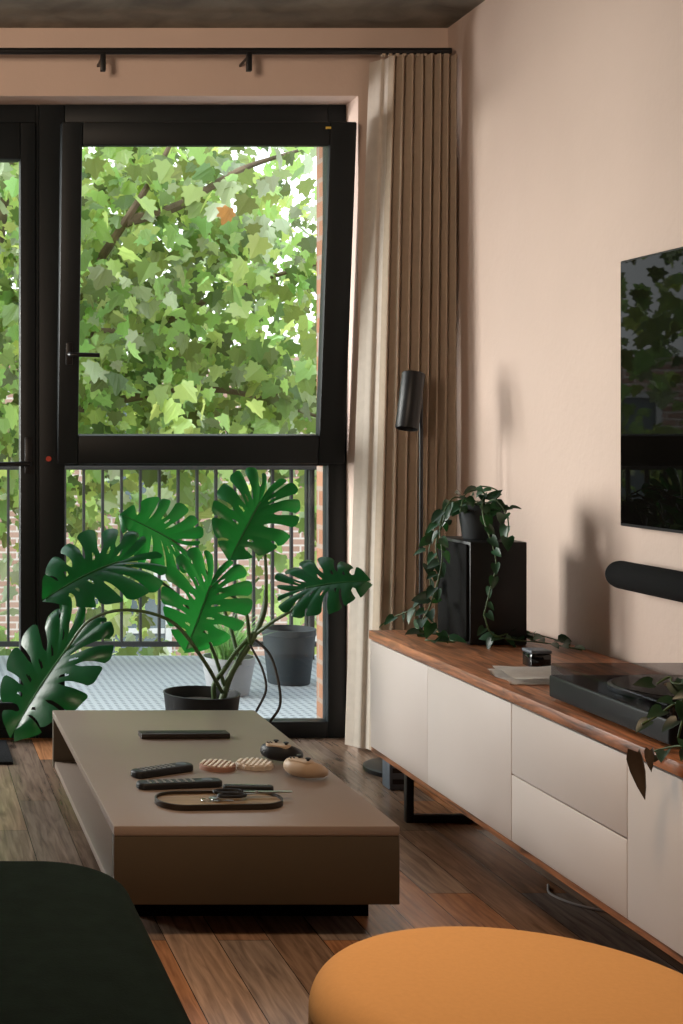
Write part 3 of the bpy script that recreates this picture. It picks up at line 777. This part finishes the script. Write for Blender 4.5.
def outdoor_pot(name, x, y, r, hh, m, label, cat, grassy):
    z0 = -.0295
    r_ = root(name, (x, y, z0), label, cat)
    lathe('pot', [(0, 0), (r*.78, 0), (r*.8, .005), (r, hh-.03), (r*1.03, hh-.028), (r*1.03, hh), (r*.95, hh), (r*.92, hh-.04), (0, hh-.042)], (x, y, z0), m, r_, 48)
    lathe('soil', [(r*.915, hh-.0415), (r*.4, hh-.03), (0, hh-.028)], (x, y, z0), M['soil'], r_, 24)
    if not grassy: return
    rg = random.Random(len(label)); bm = bmesh.new()
    for i in range(170):
        a = rg.uniform(0, 2*PI); q = rg.uniform(0, r*.6)
        b = Vector((x+q*math.cos(a), y+q*math.sin(a), z0+hh-.035))
        L = rg.uniform(.18, .36); o = Vector((math.cos(a), math.sin(a), 0))
        l = Vector((-o.y, o.x, 0))*.007
        pr = None
        for t in (0, .25, .5, .75, 1):
            c = b+o*L*.65*t*t+Vector((0,0,L*t*(1-.35*t))); w = l*(1-t*.95)
            cur = (bm.verts.new(c-w), bm.verts.new(c+w))
            if pr: bm.faces.new((pr[0], pr[1], cur[1], cur[0]))
            pr = cur
    link('foliage', bm, M['grass'], r_, True)
outdoor_pot('balcony_plant', 1.42, 6.15, .112, .165, M['potw'], 'pale grey pot with spiky grassy plant standing outside on the balcony', 'potted plant', True)
outdoor_pot('balcony_tub', 1.76, 6.42, .118, .25, M['tub'], 'open blue grey tub of soil standing outside near the railing', 'plant pot', False)

# ------------------------------------------------------------ tree, building, street
def maple_half(s):
    return [(0,0),(s*.12,-.04),(s*.28,-.12),(s*.35,-.02),(s*.37,.07),(s*.50,.07),(s*.68,.16),(s*.55,.28),(s*.43,.39),(s*.50,.52),(s*.46,.65),(s*.31,.60),(s*.22,.69),(s*.14,.87),(0,1)]
HR = maple_half(1); HL = maple_half(-1)
def add_leaf(V, Fc, base, d, n, L, fo=.35, cu=.12):
    d = d.normalized(); n = (n-d*n.dot(d)); n.normalize(); l = n.cross(d)
    i0 = len(V)
    for x, y in HR: V.append(base+L*(l*x+d*y+n*(-fo*abs(x)-cu*y*y)))
    for x, y in HL[1:-1]: V.append(base+L*(l*x+d*y+n*(-fo*abs(x)-cu*y*y)))
    k = len(HR)
    Fc.append(tuple(range(i0, i0+k)))
    Fc.append((i0, *[i0+k+j for j in range(k-2)], i0+k-1)[::-1])
def tree(name, trunk, branches, nleaf, boxr, label, rng, lo, hi):
    t = root(name, trunk[0], label, 'tree')
    tube('trunk', trunk, [.22,.20,.16,.10], M['bark'], t, 14)
    segs = []
    for b in branches:
        tube('branch', b, [.038,.030,.020,.010], M['bark'], t, 8)
        segs += catmull(b, 8)
    V, Fc = [], []; V2, F2 = [], []
    for i in range(nleaf//12):
        back = i > nleaf//12*.88
        if back:
            c = Vector((rng.uniform(-2.5,5.5), rng.uniform(11.8,13.4), rng.uniform(-1.2,5.0)))
        elif rng.random() < .30:
            c = rng.choice(segs)+Vector((rng.gauss(0,.55), rng.gauss(.15,.35), rng.gauss(0,.5)))
        else:
            c = Vector([rng.uniform(a, b) for a, b in boxr])
        if c.z < .6 and rng.random() < .42: continue
        if c.x > 1.9 and c.z > 2.5 and rng.random() < .5: continue
        if c.y < 8.2: c.y = 8.2+rng.random()
        dirx = Vector((rng.gauss(0,1), rng.gauss(0,.7), -.65)).normalized()
        pale = rng.random() < .24
        for j in range(12):
            b = c+dirx*(j*.068)+Vector((rng.gauss(0,.10), rng.gauss(0,.10), rng.gauss(0,.09)))
            d = Vector((rng.gauss(0,.6), rng.gauss(-.15,.5), -.95+rng.gauss(0,.45)))
            n = Vector((rng.gauss(0,.7), -.6+rng.gauss(0,.7), .9+rng.gauss(0,.6)))
            v_, f_ = (V2, F2) if (pale and rng.random() < .6) else (V, Fc)
            add_leaf(v_, f_, b, d, n, rng.uniform(lo, hi), rng.uniform(.05,.5), rng.uniform(-.1,.5))
    for nm, v_, f_, mm in (('foliage', V, Fc, M['tleaf']), ('pale_foliage', V2, F2, M['pleaf'])):
        me = bpy.data.meshes.new(nm); me.from_pydata([v[:] for v in v_], [], f_); me.materials.append(mm)
        o = bpy.data.objects.new(nm, me); COL.objects.link(o); PW[o] = Vector((0,0,0))
        o.parent = t; o.matrix_parent_inverse = Matrix.Translation(-PW[t])
    return t
V3 = Vector
trA = tree('plane_tree', [V3((.1,11.2,-4.5)), V3((.2,11.1,-1)), V3((.5,11,1.5)), V3((.9,11.1,4.5))],
  [[at(60,330,10.4), at(95,268,9.4), at(125,222,8.9), at(160,165,8.9), at(185,110,8.9)], [at(60,330,10.4), at(140,330,9.8), at(230,290,9.4), at(330,260,9.4)],
   [at(40,420,10.8), at(120,400,10), at(220,390,9.6), at(330,420,9.6)], [at(90,240,11), at(60,150,11), at(0,80,11), at(-60,20,11)], [at(60,330,10.4), at(10,260,10.2), at(-50,240,10)],
   [at(125,222,8.9), at(180,205,9.1), at(240,170,9.2), at(300,150,9.4)]],
  13500, ((-2.5,4.8),(8.9,11.8),(-1.2,4.6)), 'big plane tree in full leaf filling the view outside the window', random.Random(21), .065, .16)
V, Fc = [], []
add_leaf(V, Fc, at(230,208,8.0), Vector((-.3,-.1,-1)), Vector((.4,-1,.3)), .10, .5, .4)
me = bpy.data.meshes.new('autumn_leaf'); me.from_pydata([v[:] for v in V], [], Fc); me.materials.append(M['oleaf'])
o = bpy.data.objects.new('autumn_leaf', me); COL.objects.link(o); o.parent = trA; o.matrix_parent_inverse = Matrix.Translation(-PW[trA]); o['label'] = 'single orange autumn leaf'

bb = root('brick_building', (3, 20, -4.5), 'brick terrace across the street glimpsed through the leaves', 'building')
box('wall', (-14, 22), (20, 24), (-4.5, 2.2), M['brickfar'], bb)
for bx in range(-3, 6):
    for z0 in (-2.6, .0):
        fr = boxes('window', frame_parts((bx*3.2-.6, bx*3.2+.6), (z0, z0+1.7), (.09,.09,.12,.09), (19.93, 19.999))+[((bx*3.2-.5, bx*3.2+.5), (19.94, 19.99), (z0+.85, z0+.92))], M['farwin'], bb)
        box('pane', (bx*3.2-.51, bx*3.2+.51), (19.965, 19.985), (z0+.12, z0+1.61), M['farglass'], fr)
tag(box('street', (-40, 40), (5.6, 45), (-4.8, -4.5), M['street']), kind='structure')

# ------------------------------------------------------------ light
w = bpy.data.worlds.new('World'); scn.world = w; w.use_nodes = True
nt = w.node_tree; bg = nt.nodes['Background']
tc = nt.nodes.new('ShaderNodeTexCoord'); sx = nt.nodes.new('ShaderNodeSeparateXYZ'); rp = nt.nodes.new('ShaderNodeValToRGB')
nt.links.new(tc.outputs['Generated'], sx.inputs[0]); nt.links.new(sx.outputs['Z'], rp.inputs['Fac'])
rp.color_ramp.elements[0].color = (0.97,0.98,1,1); rp.color_ramp.elements[1].color = (0.80,0.89,1,1)
nt.links.new(rp.outputs['Color'], bg.inputs['Color']); bg.inputs['Strength'].default_value = 2.7
def area(name, loc, target, size, power, col, spread=180):
    l = bpy.data.lights.new(name, 'AREA'); l.shape = 'RECTANGLE'; l.size, l.size_y = size; l.energy = power; l.color = col
    l.spread = math.radians(spread)
    o = bpy.data.objects.new(name, l); COL.objects.link(o); o.location = loc
    o.rotation_euler = (Vector(target)-Vector(loc)).to_track_quat('-Z', 'Y').to_euler()
sun = bpy.data.lights.new('sun', 'SUN'); sun.energy = 3.7; sun.angle = math.radians(25); sun.color = (1,.97,.9)
so_ = bpy.data.objects.new('sun', sun); COL.objects.link(so_); so_.rotation_euler = (math.radians(30), 0, math.radians(-30))
area('daylight_left', (-1.5, 5.9, 1.35), (1.93, 4.85, .95), (1.5, 1.4), 66, (1, .96, .92), 85)
area('room_fill', (.5, 2.1, 2.5), (.5, 2.1, 0), (.5, .5), 13, (1, .70, .45), 95)  # added warm fill from above, stands for no known fitting
area('rear_fill', (-1.6, -.4, 1.7), (.2, 5.0, 2.45), (.9, .9), 17, (1, .77, .58), 62)  # added warm fill behind the camera to lift the window wall
scn.view_settings.view_transform = 'Standard'

cam = bpy.data.cameras.new('camera'); co = bpy.data.objects.new('camera', cam); COL.objects.link(co)
co.location = (0, 0, H); co.rotation_euler = (PI/2, 0, 0)
cam.sensor_fit = 'VERTICAL'; cam.sensor_height = 36; cam.sensor_width = 24
cam.lens = F/1024*36
cam.shift_x = (341.5-PX)/1024; cam.shift_y = -(512-PY)/1024
cam.clip_end = 200; cam.clip_start = .05
scn.camera = co
